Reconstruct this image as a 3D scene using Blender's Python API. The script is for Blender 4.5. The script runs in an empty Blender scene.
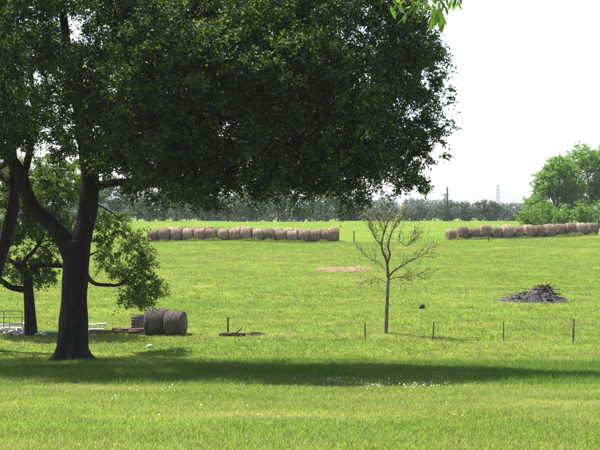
import bpy, math, random
import numpy as np

# ------------------------------------------------------------------ camera, sky, sun, exposure
SC = bpy.context.scene
COL = SC.collection
F, CX, HY, EYE = 1150.0, 300.0, 212.0, 5.6       # focal length and horizon row in photo pixels, eye height
cam_d = bpy.data.cameras.new('camera')
cam_d.sensor_width = 36.0
cam_d.lens = 36.0 * F / 600.0
cam_d.shift_y = -13.0 / 600.0
cam_d.clip_start, cam_d.clip_end = 0.1, 8000
cam = bpy.data.objects.new('camera', cam_d)
cam.location = (0, 0, EYE)
cam.rotation_euler = (math.pi / 2, 0, 0)
COL.objects.link(cam)
SC.camera = cam

SUN_TO = np.array([-0.43, 0.34, 1.0]); SUN_TO /= np.linalg.norm(SUN_TO)
sun_el = math.asin(SUN_TO[2]); sun_rot = math.atan2(SUN_TO[0], SUN_TO[1])
W = bpy.data.worlds.new('World'); SC.world = W; W.use_nodes = True
wn = W.node_tree.nodes; wl = W.node_tree.links
sky = wn.new('ShaderNodeTexSky'); sky.sky_type = 'NISHITA'; sky.sun_disc = False
sky.sun_elevation = sun_el; sky.sun_rotation = sun_rot
sky.dust_density = 1.5; sky.air_density = 1.0; sky.ozone_density = 1.0
hs = wn.new('ShaderNodeHueSaturation'); hs.inputs['Saturation'].default_value = 0.62
wl.new(sky.outputs[0], hs.inputs['Color'])
wl.new(hs.outputs[0], wn['Background'].inputs[0])
wn['Background'].inputs[1].default_value = 0.105

sd = bpy.data.lights.new('sun', 'SUN'); sd.energy = 5.0; sd.angle = math.radians(0.55); sd.color = (1, .955, .88)
so = bpy.data.objects.new('sun', sd); COL.objects.link(so); so.location = (-20, 25, 60)
so.rotation_euler = (math.acos(SUN_TO[2]), 0, math.atan2(SUN_TO[1], SUN_TO[0]) + math.pi / 2)

SC.view_settings.view_transform = 'Standard'; SC.view_settings.look = 'None'
SC.view_settings.gamma = 1.0; SC.view_settings.use_curve_mapping = False
SC.view_settings.exposure = 1.3
cy = SC.cycles
cy.use_denoising = True; cy.denoising_input_passes = 'RGB_ALBEDO_NORMAL'; cy.denoising_prefilter = 'ACCURATE'
cy.max_bounces = 6; cy.diffuse_bounces = 3; cy.glossy_bounces = 2; cy.transmission_bounces = 3
cy.volume_bounces = 0; cy.caustics_reflective = False; cy.caustics_refractive = False

R = np.random.default_rng(11)
random.seed(5)

# ------------------------------------------------------------------ helpers
def sstep(a, b, x):
    t = np.clip((x - a) / (b - a), 0, 1); return t * t * (3 - 2 * t)

def vnoise(P, seed=0):
    P = np.asarray(P, float); I = np.floor(P).astype(np.int64); f = P - I; f = f * f * (3 - 2 * f)
    def h(i, j, k):
        n = (i * 374761393 + j * 668265263 + k * 2147483647 + seed * 974634777) & 0xFFFFFFFF
        n = ((n ^ (n >> 13)) * 1274126177) & 0xFFFFFFFF
        return ((n ^ (n >> 16)) & 0xFFFF) / 65535.0
    x, y, z = I[..., 0], I[..., 1], I[..., 2]; u, v, w = f[..., 0], f[..., 1], f[..., 2]
    def L(a, b, t): return a + (b - a) * t
    return L(L(L(h(x, y, z), h(x+1, y, z), u), L(h(x, y+1, z), h(x+1, y+1, z), u), v),
             L(L(h(x, y, z+1), h(x+1, y, z+1), u), L(h(x, y+1, z+1), h(x+1, y+1, z+1), u), v), w)

_cy = np.array([-400, -3, 0, 40, 44, 52, 60, 128, 200, 230, 300, 420, 900, 4000.])
_cz = np.array([3.9, 3.9, 3.8, .22, 0, 0, .25, 2.4, 3.86, 3.7, 2.2, .6, 0, 0])
_ty = np.linspace(-300, 1000, 5201); _tz = np.interp(_ty, _cy, _cz)
_k = np.hanning(33); _k /= _k.sum(); _tz = np.convolve(np.pad(_tz, 16, 'edge'), _k, 'valid')
def zt(x, y):
    x = np.asarray(x, float); y = np.asarray(y, float)
    z = np.interp(y, _ty, _tz)
    z = z + 0.45 * sstep(12, 36, x) * sstep(90, 128, y) * (1 - sstep(150, 220, y))
    P = np.stack([x, y, x * 0], -1)
    n = (vnoise(P * .11) - .5) * .14 + (vnoise(P * .45, 3) - .5) * .07
    return z + n * sstep(-10, 10, y) * (1 - sstep(300, 600, y)) * (1 + .8 * sstep(55, 100, y))

def at(px, py, Y): return np.array([(px - CX) / F * Y, Y, EYE + (HY - py) / F * Y])
def gnd(px, py):
    Ys = np.linspace(8, 320, 6241); z = EYE + (HY - py) / F * Ys; X = (px - CX) / F * Ys
    g = zt(X, Ys); i = int(np.argmax(z <= g)); return np.array([X[i], Ys[i], float(g[i])])
def on(x, y): return np.array([x, y, float(zt(x, y))])

def mesh_np(name, V, Q=None, T=None, smooth=False, mats=(), mi=None):
    me = bpy.data.meshes.new(name); V = np.asarray(V, np.float32).reshape(-1, 3)
    loops, st, n = [], [], 0
    for A, k in ((Q, 4), (T, 3)):
        if A is not None and len(A):
            A = np.asarray(A, np.int32).reshape(-1, k); loops.append(A.ravel())
            st.append(np.arange(len(A), dtype=np.int32) * k + n); n += A.size
    lo = np.concatenate(loops); st = np.concatenate(st)
    me.vertices.add(len(V)); me.vertices.foreach_set('co', V.ravel())
    me.loops.add(len(lo)); me.loops.foreach_set('vertex_index', lo)
    me.polygons.add(len(st)); me.polygons.foreach_set('loop_start', st)
    for m in mats: me.materials.append(m)
    if mi is not None: me.polygons.foreach_set('material_index', np.asarray(mi, np.int32))
    if smooth: me.polygons.foreach_set('use_smooth', np.ones(len(st), bool))
    me.update(calc_edges=True); me.validate(clean_customdata=False)
    return me

class MB:
    """collects shapes in world space, builds one mesh object"""
    def __init__(s): s.V, s.Q, s.T, s.n = [], [], [], 0
    def add(s, V, Q=None, T=None):
        V = np.asarray(V, float).reshape(-1, 3)
        if Q is not None and len(Q): s.Q.append(np.asarray(Q, int).reshape(-1, 4) + s.n)
        if T is not None and len(T): s.T.append(np.asarray(T, int).reshape(-1, 3) + s.n)
        s.V.append(V); s.n += len(V); return s
    def tube(s, pts, rad, seg=8, rough=0.0, seed=0, cap=True):
        pts = np.asarray(pts, float); rad = np.asarray(rad, float); n = len(pts)
        d = np.gradient(pts, axis=0); d /= np.linalg.norm(d, axis=1, keepdims=True) + 1e-9
        ref = np.array([0, 1, 0.]) if abs(d[:, 1]).mean() < .8 else np.array([1, 0, 0.])
        u = np.cross(d, ref); u /= np.linalg.norm(u, axis=1, keepdims=True) + 1e-9; v = np.cross(d, u)
        a = np.arange(seg) / seg * 2 * np.pi
        ring = pts[:, None] + rad[:, None, None] * (np.cos(a)[None, :, None] * u[:, None] + np.sin(a)[None, :, None] * v[:, None])
        if rough:
            nn = vnoise(ring * np.array([6, 6, 1.6]), seed) + .6 * vnoise(ring * np.array([14, 14, 1.3]), seed + 1) - .8
            ring = pts[:, None] + (ring - pts[:, None]) * (1 + rough * nn[..., None])
        i = np.arange(n - 1)[:, None] * seg + np.arange(seg)[None]; j = np.arange(n - 1)[:, None] * seg + (np.arange(seg)[None] + 1) % seg
        Q = np.stack([i, j, j + seg, i + seg], -1).reshape(-1, 4)
        V = ring.reshape(-1, 3); T = []
        if cap:
            V = np.vstack([V, pts[:1], pts[-1:]]); c0, c1 = n * seg, n * seg + 1; k = np.arange(seg); k2 = (k + 1) % seg
            T = np.vstack([np.stack([k2, k, k * 0 + c0], -1), np.stack([k + (n-1)*seg, k2 + (n-1)*seg, k * 0 + c1], -1)])
        return s.add(V, Q, T)
    def box(s, c, h, rz=0, ry=0, rx=0, bev=.15):
        """bevelled box: 24 verts (8 corners cut into triangles)"""
        h = np.asarray(h, float); b = bev * h.min(); V = []
        sg = [(i, j, k) for i in (-1, 1) for j in (-1, 1) for k in (-1, 1)]
        for q in sg:
            for ax in range(3):
                p = np.array(q) * (h - b); p[ax] = q[ax] * h[ax]; V.append(p)
        V = np.array(V); ix = {q: n * 3 for n, q in enumerate(sg)}; Q, T = [], []
        for ax in range(3):
            o = [a for a in range(3) if a != ax]
            for sgn in (-1, 1):
                f = []
                for a, bb in ((-1, -1), (1, -1), (1, 1), (-1, 1)):
                    q = [0, 0, 0]; q[ax] = sgn; q[o[0]] = a; q[o[1]] = bb; f.append(ix[tuple(q)] + ax)
                Q.append(f if (sgn > 0) == (ax != 1) else f[::-1])
        for ax in range(3):
            o = [a for a in range(3) if a != ax]
            for a in (-1, 1):
                for bb in (-1, 1):
                    q0 = [0]*3; q1 = [0]*3; q0[ax] = -1; q1[ax] = 1
                    for q in (q0, q1): q[o[0]] = a; q[o[1]] = bb
                    Q.append([ix[tuple(q0)] + o[0], ix[tuple(q1)] + o[0], ix[tuple(q1)] + o[1], ix[tuple(q0)] + o[1]])
        for q in sg: T.append([ix[q], ix[q] + 1, ix[q] + 2])
        cz, sz, cyy, syy, cx, sx = math.cos(rz), math.sin(rz), math.cos(ry), math.sin(ry), math.cos(rx), math.sin(rx)
        M = np.array([[cz, -sz, 0], [sz, cz, 0], [0, 0, 1]]) @ np.array([[cyy, 0, syy], [0, 1, 0], [-syy, 0, cyy]]) @ np.array([[1, 0, 0], [0, cx, -sx], [0, sx, cx]])
        return s.add(V @ M.T + np.asarray(c, float), Q, T)
    def rock(s, c, h, seed=0, rough=.35):
        n, m = 10, 6; a = np.arange(n) / n * 2 * np.pi; e = np.linspace(-.42, .5, m) * np.pi
        U = np.stack([np.outer(np.cos(e), np.cos(a)), np.outer(np.cos(e), np.sin(a)), np.outer(np.sin(e), np.ones(n))], -1)
        U = U * (1 + rough * (vnoise(U * 1.7 + 20 + seed * 3.1, seed) - .5)[..., None] * 2)
        i = np.arange(m-1)[:, None]*n + np.arange(n)[None]; j = np.arange(m-1)[:, None]*n + (np.arange(n)[None]+1) % n
        return s.add((U * np.asarray(h) + np.asarray(c)).reshape(-1, 3), np.stack([i, j, j+n, i+n], -1).reshape(-1, 4))
    def build(s, name, mat, parent=None, smooth=False):
        V = np.vstack(s.V); Q = np.vstack(s.Q) if s.Q else None; T = np.vstack(s.T) if s.T else None
        if parent is not None: V = V - np.array(parent['_o'])
        me = mesh_np(name, V, Q, T, smooth, [mat]); return link(name, me, parent)

def link(name, me, parent=None):
    o = bpy.data.objects.new(name, me); COL.objects.link(o)
    if parent is not None: o.parent = parent
    return o
def tag(o, label=None, cat=None, group=None, kind=None):
    if label: o['label'] = label
    if cat: o['category'] = cat
    if group: o['group'] = group
    if kind: o['kind'] = kind
    return o
def thing(name, loc, label, cat, group=None):
    o = bpy.data.objects.new(name, None); COL.objects.link(o); o.location = loc; o.empty_display_size = .3
    o['_o'] = [float(a) for a in loc]; return tag(o, label, cat, group)
def sub(o, base):   # lets a mesh part act as a parent for sub-parts built in the same frame
    o['_o'] = list(base); return o
def copy_tree(o, parent=None):
    c = o.copy(); COL.objects.link(c); c.parent = parent
    for ch in list(o.children): copy_tree(ch, c)
    return c

# ------------------------------------------------------------------ materials
def mat(name):
    m = bpy.data.materials.new(name); m.use_nodes = True
    return m, m.node_tree.nodes, m.node_tree.links, m.node_tree.nodes['Principled BSDF']
def ramp(n, stops):
    r = n.new('ShaderNodeValToRGB'); e = r.color_ramp.elements
    while len(e) < len(stops): e.new(.5)
    for k, (p, c) in enumerate(stops): e[k].position = p; e[k].color = (*c, 1)
    return r
def noise(n, l, scale, detail=4, vec=None, rough=.6):
    t = n.new('ShaderNodeTexNoise'); t.inputs['Scale'].default_value = scale; t.inputs['Detail'].default_value = detail
    t.inputs['Roughness'].default_value = rough
    if vec is not None: l.new(vec, t.inputs['Vector'])
    return t
def bump(n, l, src, bs, strength=.5, dist=.02):
    b = n.new('ShaderNodeBump'); b.inputs['Strength'].default_value = strength; b.inputs['Distance'].default_value = dist
    l.new(src, b.inputs['Height']); l.new(b.outputs[0], bs.inputs['Normal'])

def rough_mat(name, stops, scale=4, r=.9, bs=.5, bd=.02, stretch=None, scale2=None):
    m, n, l, b = mat(name); tc = n.new('ShaderNodeTexCoord'); v = tc.outputs['Object']
    if stretch:
        mp = n.new('ShaderNodeMapping'); mp.inputs['Scale'].default_value = stretch; l.new(v, mp.inputs[0]); v = mp.outputs[0]
    t = noise(n, l, scale, 6, v); rp = ramp(n, stops); l.new(t.outputs[0], rp.inputs[0]); l.new(rp.outputs[0], b.inputs['Base Color'])
    b.inputs['Roughness'].default_value = r; b.inputs['Specular IOR Level'].default_value = .25
    t2 = noise(n, l, scale2 or scale * 3, 6, v); bump(n, l, t2.outputs[0], b, bs, bd)
    return m

def leaf_mat(name, cols, trans, tmix=.4, r=.45, patch=.35):
    m, n, l, b = mat(name); g = n.new('ShaderNodeNewGeometry'); tc = n.new('ShaderNodeTexCoord')
    t = noise(n, l, patch, 2, tc.outputs['Object'])
    ad = n.new('ShaderNodeMath'); ad.operation = 'MULTIPLY_ADD'; ad.inputs[1].default_value = .55
    mu = n.new('ShaderNodeMath'); mu.operation = 'MULTIPLY'; mu.inputs[1].default_value = .5
    l.new(g.outputs['Random Per Island'], ad.inputs[0]); l.new(t.outputs[0], mu.inputs[0]); l.new(mu.outputs[0], ad.inputs[2])
    k = len(cols); rp = ramp(n, [(i / (k - 1) * .8 + .1, c) for i, c in enumerate(cols)]); l.new(ad.outputs[0], rp.inputs[0])
    l.new(rp.outputs[0], b.inputs['Base Color']); b.inputs['Roughness'].default_value = r; b.inputs['Specular IOR Level'].default_value = .35
    tr = n.new('ShaderNodeBsdfTranslucent'); mx = n.new('ShaderNodeMix'); mx.data_type = 'RGBA'; mx.blend_type = 'MULTIPLY'
    mx.inputs['Factor'].default_value = 1; l.new(rp.outputs[0], mx.inputs[6]); mx.inputs[7].default_value = (*trans, 1)
    l.new(mx.outputs[2], tr.inputs[0])
    ms = n.new('ShaderNodeMixShader'); ms.inputs[0].default_value = tmix
    l.new(b.outputs[0], ms.inputs[1]); l.new(tr.outputs[0], ms.inputs[2]); l.new(ms.outputs[0], n['Material Output'].inputs[0])
    return m

OAK = leaf_mat('oak_leaves', [(.007, .015, .0035), (.015, .030, .006), (.036, .062, .011), (.15, .21, .038)], (2.6, 2.8, 1.2), .40, r=.55)
OAK2 = leaf_mat('yellowish_oak_leaves', [(.045, .085, .015), (.075, .13, .02), (.125, .17, .035)], (1.6, 1.5, .7), .42)
FAR = leaf_mat('pecan_leaves', [(.075, .14, .026), (.14, .235, .04), (.21, .31, .06)], (1.6, 1.8, .8), .42, patch=.25)
BUSH = leaf_mat('bright_bush_leaves', [(.09, .16, .02), (.15, .25, .03), (.20, .31, .05)], (1.5, 1.7, .8), .35)
HEDGE = leaf_mat('dark_hedge_leaves', [(.016, .034, .013), (.030, .056, .017), (.055, .088, .025)], (1.4, 1.6, .8), .3)
HEDGE2 = leaf_mat('hedge_green_leaves', [(.028, .055, .016), (.045, .085, .022), (.075, .12, .03)], (1.4, 1.6, .8), .3)
NEARL = leaf_mat('fresh_green_leaves', [(.04, .085, .014), (.075, .135, .02), (.11, .18, .03)], (1.7, 1.8, .9), .5, patch=2)
SAPL = leaf_mat('sapling_leaves', [(.14, .18, .04), (.22, .25, .07), (.3, .32, .12)], (1.5, 1.5, .8), .4)
BARK = rough_mat('oak_bark', [(.3, (.007, .006, .005)), (.55, (.016, .013, .010)), (.75, (.036, .030, .025))], 5, .95, 1, .05, (1, 1, .25))
BARK2 = rough_mat('grey_bark', [(.3, (.085, .075, .062)), (.6, (.18, .16, .14)), (.75, (.28, .26, .23))], 9, .95, .8, .02, (1, 1, .3))
WOOD = rough_mat('weathered_wood', [(.3, (.14, .125, .11)), (.7, (.30, .28, .25))], 6, .9, .5, .01, (.4, 6, 6))
POLE = rough_mat('pole_wood', [(.3, (.045, .038, .032)), (.7, (.09, .08, .068))], 3, .9, .5, .01, (4, 4, .4))
STEEL = rough_mat('galvanised_pipe', [(.3, (.16, .14, .13)), (.7, (.27, .25, .24))], 8, .55, .2, .004)
TPOST = rough_mat('rusty_post_steel', [(.3, (.06, .055, .05)), (.7, (.13, .11, .09))], 12, .8, .4, .004)
STONE = rough_mat('pale_stone', [(.3, (.34, .31, .28)), (.7, (.58, .55, .51))], 6, .95, .6, .02)
DSTONE = rough_mat('dark_stone', [(.3, (.03, .028, .026)), (.7, (.075, .07, .065))], 8, .95, .6, .02)
WHITEB = rough_mat('old_white_paint', [(.3, (.52, .5, .47)), (.7, (.74, .73, .7))], 7, .8, .3, .006, (.6, 4, 4))
REDW = rough_mat('reddish_board', [(.3, (.13, .07, .055)), (.7, (.24, .14, .11))], 7, .9, .3, .006, (.6, 4, 4))
ASH = rough_mat('grey_spoil', [(.3, (.025, .021, .02)), (.5, (.055, .048, .045)), (.72, (.17, .155, .145))], 4, 1, 1, .06)
STICK = rough_mat('dead_stick', [(.3, (.05, .04, .033)), (.7, (.14, .115, .095))], 9, .95, .5, .01)
DIRT = rough_mat('bare_dirt', [(.3, (.10, .066, .038)), (.5, (.19, .135, .075)), (.75, (.31, .25, .14))], 3, 1, 1, .05)
LATT = rough_mat('pylon_steel', [(.3, (.35, .36, .37)), (.7, (.5, .5, .52))], 3, .6, .1, .01)

def hay_mat(name, top, mid, low):
    m, n, l, b = mat(name); tc = n.new('ShaderNodeTexCoord'); ob = n.new('ShaderNodeObjectInfo')
    ad = n.new('ShaderNodeVectorMath'); ad.operation = 'ADD'; l.new(tc.outputs['Object'], ad.inputs[0]); l.new(ob.outputs['Location'], ad.inputs[1])
    mp = n.new('ShaderNodeMapping'); mp.inputs['Scale'].default_value = (5, .7, .7); l.new(ad.outputs[0], mp.inputs[0])
    t = noise(n, l, 2.4, 6, mp.outputs[0]); rp = ramp(n, [(.28, low), (.5, mid), (.72, top)]); l.new(t.outputs[0], rp.inputs[0])
    big = noise(n, l, .8, 3, ad.outputs[0]); r2 = ramp(n, [(.3, (.62, .58, .56)), (.7, (1.15, 1.12, 1.08))])
    am = n.new('ShaderNodeMath'); am.operation = 'MULTIPLY_ADD'; am.inputs[1].default_value = .45; l.new(ob.outputs['Random'], am.inputs[0])
    bm = n.new('ShaderNodeMath'); bm.operation = 'MULTIPLY'; bm.inputs[1].default_value = .55; l.new(big.outputs[0], bm.inputs[0]); l.new(bm.outputs[0], am.inputs[2]); l.new(am.outputs[0], r2.inputs[0])
    mx = n.new('ShaderNodeMix'); mx.data_type = 'RGBA'; mx.blend_type = 'MULTIPLY'; mx.inputs['Factor'].default_value = 1
    l.new(rp.outputs[0], mx.inputs[6]); l.new(r2.outputs[0], mx.inputs[7]); l.new(mx.outputs[2], b.inputs['Base Color'])
    b.inputs['Roughness'].default_value = 1; b.inputs['Specular IOR Level'].default_value = .1
    t2 = noise(n, l, 9, 6, mp.outputs[0]); bump(n, l, t2.outputs[0], b, 1, .05)
    return m
HAY = hay_mat('old_hay', (.46, .37, .28), (.27, .20, .15), (.11, .075, .058))
HAYG = hay_mat('grey_weathered_hay', (.27, .25, .23), (.17, .15, .14), (.09, .075, .07))

# ground: grass thatch
GRD, n, l, b = mat('pasture_ground')
tc = n.new('ShaderNodeTexCoord'); v = tc.outputs['Object']
t1 = noise(n, l, .12, 5, v); t2 = noise(n, l, .9, 5, v); t3 = noise(n, l, 9, 4, v)
mpg = n.new('ShaderNodeMapping'); mpg.inputs['Scale'].default_value = (.35, 1, 1); l.new(v, mpg.inputs[0]); t4 = noise(n, l, .3, 4, mpg.outputs[0])
r1 = ramp(n, [(.32, (.07, .145, .012)), (.5, (.105, .175, .018)), (.68, (.15, .195, .03))]); l.new(t4.outputs[0], r1.inputs[0])
r2 = ramp(n, [(.42, (1, 1, 1)), (.66, (1.32, 1.1, 1.25))]); l.new(t2.outputs[0], r2.inputs[0])
r3 = ramp(n, [(.3, (.6, .62, .55)), (.7, (1.2, 1.2, 1.2))]); l.new(t3.outputs[0], r3.inputs[0])
def mulc(a, c):
    mx = n.new('ShaderNodeMix'); mx.data_type = 'RGBA'; mx.blend_type = 'MULTIPLY'; mx.inputs['Factor'].default_value = 1
    l.new(a, mx.inputs[6]); l.new(c, mx.inputs[7]); return mx.outputs[2]
l.new(mulc(mulc(r1.outputs[0], r2.outputs[0]), r3.outputs[0]), b.inputs['Base Color'])
b.inputs['Roughness'].default_value = 1; b.inputs['Specular IOR Level'].default_value = .05
bump(n, l, t3.outputs[0], b, .8, .05)

def grass_mat(name, cols, dry, tmix=.3):
    m, n, l, b = mat(name); g = n.new('ShaderNodeNewGeometry')
    mp = n.new('ShaderNodeMapping'); mp.inputs['Scale'].default_value = (.5, 1, 1); l.new(g.outputs['Position'], mp.inputs[0])
    t = noise(n, l, .55, 5, mp.outputs[0]); tb = noise(n, l, .12, 3, mp.outputs[0])
    rp = ramp(n, [(.1, cols[0]), (.5, cols[1]), (.9, cols[2])]); l.new(g.outputs['Random Per Island'], rp.inputs[0])
    dr = ramp(n, [(.40, (0, 0, 0)), (.64, (1, 1, 1))]); l.new(t.outputs[0], dr.inputs[0])
    d2 = ramp(n, [(.40, (.15, .15, .15)), (.62, (1, 1, 1))]); l.new(tb.outputs[0], d2.inputs[0])
    rn = n.new('ShaderNodeMath'); rn.operation = 'MULTIPLY'; l.new(dr.outputs[0], rn.inputs[0]); l.new(d2.outputs[0], rn.inputs[1])
    rq = n.new('ShaderNodeMath'); rq.operation = 'MULTIPLY'; rq.inputs[1].default_value = .8; l.new(rn.outputs[0], rq.inputs[0])
    mx = n.new('ShaderNodeMix'); mx.data_type = 'RGBA'; l.new(rq.outputs[0], mx.inputs['Factor']); l.new(rp.outputs[0], mx.inputs[6]); mx.inputs[7].default_value = (*dry, 1)
    tw_ = noise(n, l, 1.1, 3, mp.outputs[0], .7); wr = ramp(n, [(.56, (0, 0, 0)), (.68, (.6, .6, .6))]); l.new(tw_.outputs[0], wr.inputs[0])
    mw = n.new('ShaderNodeMix'); mw.data_type = 'RGBA'; l.new(wr.outputs[0], mw.inputs['Factor']); l.new(mx.outputs[2], mw.inputs[6]); mw.inputs[7].default_value = (.055, .14, .012, 1); mx = mw
    l.new(mx.outputs[2], b.inputs['Base Color']); b.inputs['Roughness'].default_value = .6; b.inputs['Specular IOR Level'].default_value = .2
    tr = n.new('ShaderNodeBsdfTranslucent'); m2 = n.new('ShaderNodeMix'); m2.data_type = 'RGBA'; m2.blend_type = 'MULTIPLY'; m2.inputs['Factor'].default_value = 1
    l.new(mx.outputs[2], m2.inputs[6]); m2.inputs[7].default_value = (1.35, 1.35, .9, 1); l.new(m2.outputs[2], tr.inputs[0])
    ms = n.new('ShaderNodeMixShader'); ms.inputs[0].default_value = tmix
    l.new(b.outputs[0], ms.inputs[1]); l.new(tr.outputs[0], ms.inputs[2]); l.new(ms.outputs[0], n['Material Output'].inputs[0])
    return m
SHADE_GRASS = grass_mat('painted_shade_grass', [(.03, .095, .006), (.055, .15, .008), (.11, .20, .02)], (.16, .19, .05), .45)  # deep green stands in for shade, deepening the oak's shadow on the lawn
LAWN = grass_mat('lawn_grass_blades', [(.055, .12, .010), (.12, .215, .020), (.29, .335, .075)], (.40, .34, .15), .5)
FIELD = grass_mat('field_grass_blades', [(.06, .12, .012), (.125, .19, .022), (.23, .255, .065)], (.30, .26, .11), .45)

# ------------------------------------------------------------------ ground sheet
ys = np.unique(np.concatenate([np.linspace(-280, -4, 14), np.arange(-4, 60, .5), np.arange(60, 240, 1.5), np.geomspace(240, 3000, 40)]))
xs = np.concatenate([np.arange(0, 16, .6), np.arange(16, 80, 2.), np.geomspace(80, 2500, 26)]); xs = np.unique(np.concatenate([-xs, xs]))
Xg, Yg = np.meshgrid(xs, ys); nx, ny = len(xs), len(ys)
ii = np.arange(ny - 1)[:, None] * nx + np.arange(nx - 1)[None]
ground = link('ground', mesh_np('ground', np.stack([Xg, Yg, zt(Xg, Yg)], -1), np.stack([ii, ii + 1, ii + nx + 1, ii + nx], -1), None, True, [GRD]))
tag(ground, 'green pasture and lawn sloping down from the camera', None, None, 'structure'); ground['category'] = 'ground'

# ------------------------------------------------------------------ trees
def leaves_mesh(pos, dirs, nor, L, Wd):
    """kite leaves folded a little along the midrib"""
    side = np.cross(dirs, nor); side /= np.linalg.norm(side, axis=1, keepdims=True) + 1e-9; up = np.cross(side, dirs)
    L = L[:, None]; Wd = Wd[:, None]
    a = pos; t = pos + dirs * L; m = pos + dirs * L * .5
    V = np.stack([a, m + side * Wd * .5 + up * Wd * .12, t, m - side * Wd * .5 + up * Wd * .12], 1).reshape(-1, 3)
    k = np.arange(len(pos))[:, None] * 4
    return V, np.hstack([k, k + 1, k + 2, k + 3])

def unit(n):
    v = R.normal(size=(n, 3)); return v / np.linalg.norm(v, axis=1, keepdims=True)

def sample_clumps(ells, n, mind, shell=2.0, gate=None):
    E = [(np.array(c, float), np.array(r, float)) for c, r in ells]
    vol = np.array([r.prod() for _, r in E]) ** .72; vol /= vol.sum(); out = []
    tries = 0
    while len(out) < n and tries < n * 60:
        tries += 1
        c, r = E[R.choice(len(E), p=vol)]; u = unit(1)[0]; q = R.random() ** (1 / (3 * shell)); p = c + u * r * q
        inner = min(np.linalg.norm((p - c2) / r2) for c2, r2 in E)
        if inner < .55 and R.random() > .45: continue
        if gate is not None and not gate(p): continue
        if out and (np.linalg.norm(np.array(out) - p, axis=1) < mind).any(): continue
        out.append(p)
    return np.array(out)

def grow(mb, clumps, nodes, k=.012, sag=.15, rmax=.09):
    """connect every clump to the nearest branch node by a bent, tapering branch"""
    N = [np.array(p, float) for p, r in nodes]; Rd = [r for p, r in nodes]
    d0 = np.array([min(np.linalg.norm(c - p) for p in N) for c in clumps])
    for i in np.argsort(d0):
        c = clumps[i]; A = np.array(N); dd = np.linalg.norm(A - c, axis=1) + .35 * np.maximum(0, A[:, 2] - c[2] + .3)
        j = int(np.argmin(dd)); p = N[j]; L = np.linalg.norm(c - p)
        r0 = min(Rd[j] * .62, rmax, .014 + k * L); r1 = max(.007, r0 * .3)
        mid = p * .5 + c * .5 + unit(1)[0] * L * .12 + np.array([0, 0, sag * L])
        t = np.linspace(0, 1, 5)[:, None]; path = (1-t)**2 * p + 2*t*(1-t) * mid + t**2 * c
        rr = np.linspace(r0, r1, 5); mb.tube(path, rr, 5, cap=False)
        for q in (1, 2, 3, 4): N.append(path[q]); Rd.append(rr[q])

def foliage(clumps, crad, sprays, per, L, Wd, twig=None, updir=.25, flat=.75, droop=0):
    n = len(clumps); cr = np.broadcast_to(crad, n)
    C = np.repeat(clumps, sprays, 0); cR = np.repeat(cr, sprays)[:, None]; m = len(C); u = unit(m); u[:, 2] *= flat
    o = C + u * cR * (R.random((m, 1)) ** .5) * .75
    d = u * .8 + unit(m) * .6 + np.array([0, 0, updir]); d /= np.linalg.norm(d, axis=1, keepdims=True)
    ln = cR * (.35 + .4 * R.random((m, 1)))
    if twig is not None:
        for q in range(m): twig.tube(np.array([o[q] - d[q]*ln[q]*.3, o[q] + d[q] * ln[q]]), [.009, .004], 3, cap=False)
    t = R.random((m, per, 1)); M = m * per
    pos = o[:, None] + d[:, None] * ln[:, None] * t + R.normal(size=(m, per, 3)) * (.13 * cR[:, None]) * (.4 + .6 * t)
    pos[..., 2] -= droop * t[..., 0] ** 2 * ln[:, None, 0]
    pos = pos.reshape(-1, 3); ld = np.repeat(d, per, 0) * .45 + unit(M); ld /= np.linalg.norm(ld, axis=1, keepdims=True)
    nr = unit(M) + np.array([0, 0, .7]); s = .65 + .7 * R.random(M)
    return leaves_mesh(pos, ld, nr, L * s, Wd * s)

def crown_obj(parent, V, Q, m, name='crown'):
    o = link(name, mesh_np(name, V - np.array(parent['_o']), Q, None, False, [m]), parent); o['kind'] = 'stuff'; return o

def path(pts, n):
    """smooth path through control points"""
    P = np.array(pts, float); t = np.linspace(0, len(P) - 1, n); i = np.clip(np.floor(t).astype(int), 0, len(P) - 2); f = (t - i)[:, None]
    Pm = np.vstack([2*P[0]-P[1], P, 2*P[-1]-P[-2]]); a, b2, c, d = Pm[i], Pm[i+1], Pm[i+2], Pm[i+3]
    return .5 * ((2*b2) + (-a + c)*f + (2*a - 5*b2 + 4*c - d)*f**2 + (-a + 3*b2 - 3*c + d)*f**3)

# ---- big oak
YO = 42.6
def O(px, py, dy=0): return at(px, py, YO + dy)
b0 = on(*O(72, 363)[:2])
oak = thing('oak_tree', b0, 'huge dark spreading oak tree with thick forked trunk in front of the pasture', 'tree')
S = YO / F
nodes = []
def limb(tree, pts, rad, name='limb', seg=14, n=18, m=BARK, rough=.16, keep=True, seed=0):
    p = path(pts, n); r = np.interp(np.linspace(0, 1, n), np.linspace(0, 1, len(rad)), rad); mb = MB(); mb.tube(p, r, seg, rough, seed)
    if keep: nodes.extend([(p[i], r[i]) for i in range(n // 3, n)])
    return mb.build(name, m, tree, True)
# trunk with root flare
tp = path([b0 + [0, 0, -.25], O(72, 352), O(73, 325), O(74, 290), O(76, 262), O(77, 240)], 30)
zz = tp[:, 2]; tr = np.interp(zz, [-.25, .05, .3, .8, 2, 3.6, 4.4, 4.8], [.80, .68, .61, .56, .50, .46, .47, .46]) * 1.0
mb = MB(); mb.tube(tp, tr, 56, .22, 4)
for k in range(7):       # buttress roots
    a = k / 7 * 2 * math.pi + .3; dr = np.array([math.cos(a), math.sin(a), 0]); c0 = tp[0]
    e = b0 + dr * 1.0; e[2] = zt(e[0], e[1]) - .08
    mb.tube(path([b0 + dr * .35 + [0, 0, .55], b0 + dr * .6 + [0, 0, .14], e], 7), [.22, .2, .19, .16, .13, .09, .05], 8, .15, k)
mb.build('trunk', BARK, oak, True)
limb(oak, [O(76, 258), O(82, 236), O(88, 210, .2), O(90, 180, .3), O(86, 140, .3), O(82, 115, .2)], [.40, .39, .36, .34, .31, .30], seed=1, seg=18)
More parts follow.
